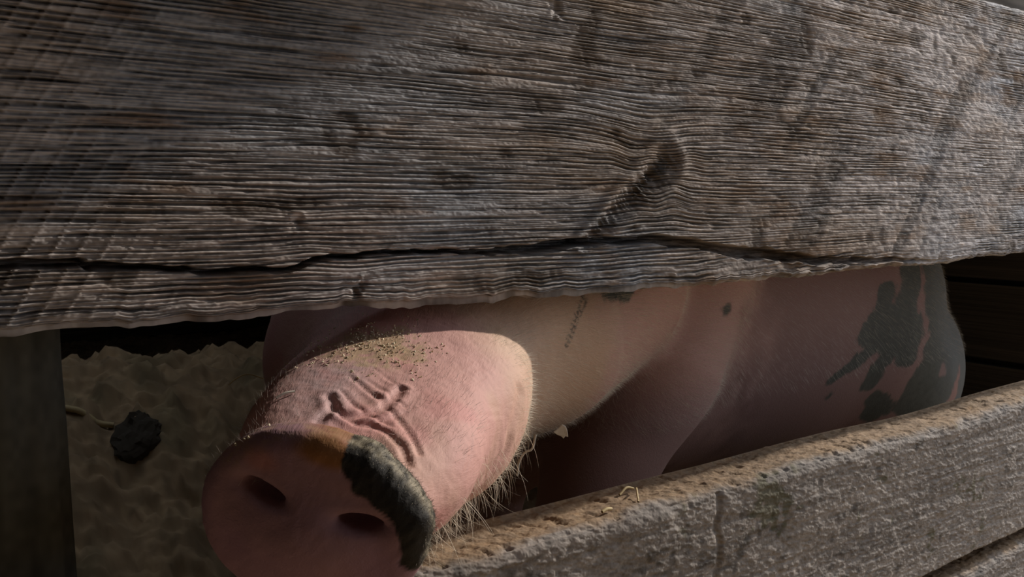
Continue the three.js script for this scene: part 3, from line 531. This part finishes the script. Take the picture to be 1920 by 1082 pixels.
// sawdust crumbs caked on the forehead and along the rim of the nose
{
  const roots = rootsOf((x, y, z, nx, ny) => {
    if (ny < 0.1 || x > 0.34) return 0;
    const q = Math.hypot((x - 0.25) / 0.045, (z + 0.002) / 0.04), qx = x - DC.x, qy = y - DC.y, qz = z - DC.z, u = qx * DE.x + qy * DE.y + qz * DE.z, v = qx * DU.x + qy * DU.y + qz * DU.z, w = qx * DN.x + qy * DN.y + qz * DN.z, [an, rd] = discPolar(u, v);
    if (w > -0.02 && an > 85 && an < 150 && rd > 0.05) return 30000 * sm(0, 0.5, n3(x * 120, y * 120, z * 120));
    return z < 0.06 && q < 1.3 ? 170000 * Math.exp(-q * q * 1.4) * sm(-0.3, 0.3, n3(x * 90, y * 90, z * 90)) : 0;
  });
  const geo = new THREE.IcosahedronGeometry(1, 1), P = geo.attributes.position; for (let i = 0; i < P.count; i++) { const k = 1 + 0.3 * n3(P.getX(i) * 3, P.getY(i) * 3, P.getZ(i) * 3); P.setXYZ(i, P.getX(i) * k * 1.6, P.getY(i) * k * 0.5, P.getZ(i) * k * 0.9); } geo.computeVertexNormals();
  const m = new THREE.InstancedMesh(geo, new THREE.MeshStandardMaterial({ color: 0xffffff, roughness: 0.9 }), roots.length), M = new THREE.Matrix4(), q = new THREE.Quaternion(), e = new THREE.Euler(), col = new THREE.Color();
  roots.forEach(([p, n], i) => { const k = rr(0.00025, 0.0008); q.setFromEuler(e.set(rr(0, 6), rr(0, 6), rr(0, 6))); M.compose(p.clone().addScaledVector(n, k * 0.5).add(pig.position), q, V3(k, k, k)); m.setMatrixAt(i, M); const b = rr(0.6, 1.0); m.setColorAt(i, col.setRGB(0.9 * b, 0.78 * b, 0.55 * b)); });
  m.name = 'sawdust_crumbs'; m.userData = { label: 'pale yellow sawdust crumbs stuck to the pig forehead and nose rim', category: 'sawdust', kind: 'stuff' }; scene.add(m);
}

// ---------------------------------------------------------------- straws and flakes
const strawMat = new THREE.MeshStandardMaterial({ roughness: 0.7, color: new THREE.Color(0.52, 0.4, 0.2) }), paleMat = new THREE.MeshStandardMaterial({ roughness: 0.8, color: new THREE.Color(0.6, 0.55, 0.46) });
const numbers = {};
function straw(points, radius, mat, label, grp) {
  const base = points[0], c = new THREE.CatmullRomCurve3(points.map((p) => V3(p[0] - base[0], p[1] - base[1], p[2] - base[2])));
  const g = new THREE.TubeGeometry(c, 14, radius, 6, false), P = g.attributes.position;
  for (let i = 0; i < P.count; i++) { const k = 1; P.setXYZ(i, P.getX(i) * k + 0.15 * radius * n3(i, 1, 2), P.getY(i), P.getZ(i)); }
  const n = numbers.straw = (numbers.straw ?? -1) + 1, m = mesh('straw' + (n ? '_' + String(n).padStart(3, '0') : ''), g, mat, scene); m.position.set(...base); m.userData = { label, category: 'straw', group: 'loose straws' }; return m;
}
straw([[0.1745, 0.4862, 0.0376], [0.18, 0.4885, 0.038], [0.1855, 0.4888, 0.0388]], 0.0007, paleMat, 'short pale straw lying on the left side of the pig snout');
straw([[0.1977, 0.4622, -0.1241], [0.2038, 0.4678, -0.1203], [0.2104, 0.4702, -0.1158], [0.2203, 0.4664, -0.1102]], 0.0005, strawMat, 'thin bent straw sticking out beside the shaded cheek of the pig');
straw([[0.4117, 0.412, -0.024], [0.4085, 0.3997, -0.025], [0.4041, 0.3974, -0.0279], [0.3998, 0.3897, -0.0301], [0.3978, 0.3785, -0.0301]], 0.0009, paleMat, 'curled pale straw hanging from the pig chin');
const onBoard = (p) => p.map(([x, z, h = 0]) => [x, 0.345 + lerpTable([[0.3, 0.004], [0.5, 0.001], [0.8, -0.004]], x) + h, z]);
straw(onBoard([[0.497, -0.0155], [0.507, -0.0175, 0.004], [0.5172, -0.0191, 0.001]]), 0.0011, strawMat, 'yellow straw bit on the lower plank nearest the pig foreleg');
straw(onBoard([[0.5192, -0.0178, 0.001], [0.509, -0.007, 0.005], [0.498, 0.0065]]), 0.0009, strawMat, 'yellow straw bit crossing another on the lower plank');
straw(onBoard([[0.4564, 0.0071], [0.462, 0.0066, 0.001], [0.4678, 0.0063]]), 0.0014, strawMat, 'short brown chip of straw alone on the lower plank');
straw([[0.19, 0.287], [0.21, 0.287], [0.232, 0.281], [0.252, 0.273]].map(([x], i) => [x, bankY(x, -0.87 + i * 0.007) + 0.004, -0.87 + i * 0.007]), 0.0048, strawMat, 'thick pale stalk lying on the earth bank beside the post');
{
  const g = new THREE.IcosahedronGeometry(1, 5), P = g.attributes.position;
  for (let i = 0; i < P.count; i++) { const x = P.getX(i), y = P.getY(i), z = P.getZ(i), k = 1 + 0.28 * n3(x * 2 + 3, y * 2, z * 2) + 0.16 * n3(x * 6, y * 6, z * 6) + 0.07 * n3(x * 15, y * 15, z * 15); P.setXYZ(i, x * k * 0.031 + y * 0.012, y * k * 0.03, z * k * 0.016 - y * 0.022); }
  g.computeVertexNormals();
  const m = mesh('dung_clod', g, new THREE.MeshStandardMaterial({ roughness: 0.9, color: new THREE.Color(0.06, 0.048, 0.033) }), scene); m.position.set(0.276, bankY(0.276, -0.82) - 0.006, -0.82);
  m.userData = { label: 'dark lump of dung on the earth bank below the pale stalk', category: 'dung' };
}
{
  const sh = new THREE.Shape([[-0.0055, -0.001], [-0.002, 0.0015], [0.001, 0.0052], [0.0035, 0.0042], [0.0052, 0.0008], [0.0062, -0.0042], [0.004, -0.0038], [0.0028, -0.0058], [0.0008, -0.0042], [-0.0025, -0.003]].map(([x, y]) => new THREE.Vector2(x, y)));
  const g = new THREE.ExtrudeGeometry(sh, { depth: 0.0008, bevelEnabled: true, bevelSize: 0.0005, bevelThickness: 0.0003, bevelSegments: 1 }), P = g.attributes.position; for (let i = 0; i < P.count; i++) P.setZ(i, P.getZ(i) + 18 * P.getX(i) * P.getX(i)); g.computeVertexNormals();
  const m = mesh('chaff_flake', g, new THREE.MeshStandardMaterial({ roughness: 0.8, color: new THREE.Color(0.72, 0.68, 0.6) }), scene); m.position.set(0.454, 0.4035, -0.044); m.rotation.set(0.1, -0.6, 0);
  m.userData = { label: 'small white flake of chaff stuck under the pig jowl', category: 'flake' };
}

scene.traverse((o) => { if (o.isMesh) o.castShadow = o.receiveShadow = true; });
renderer.render(scene, camera);
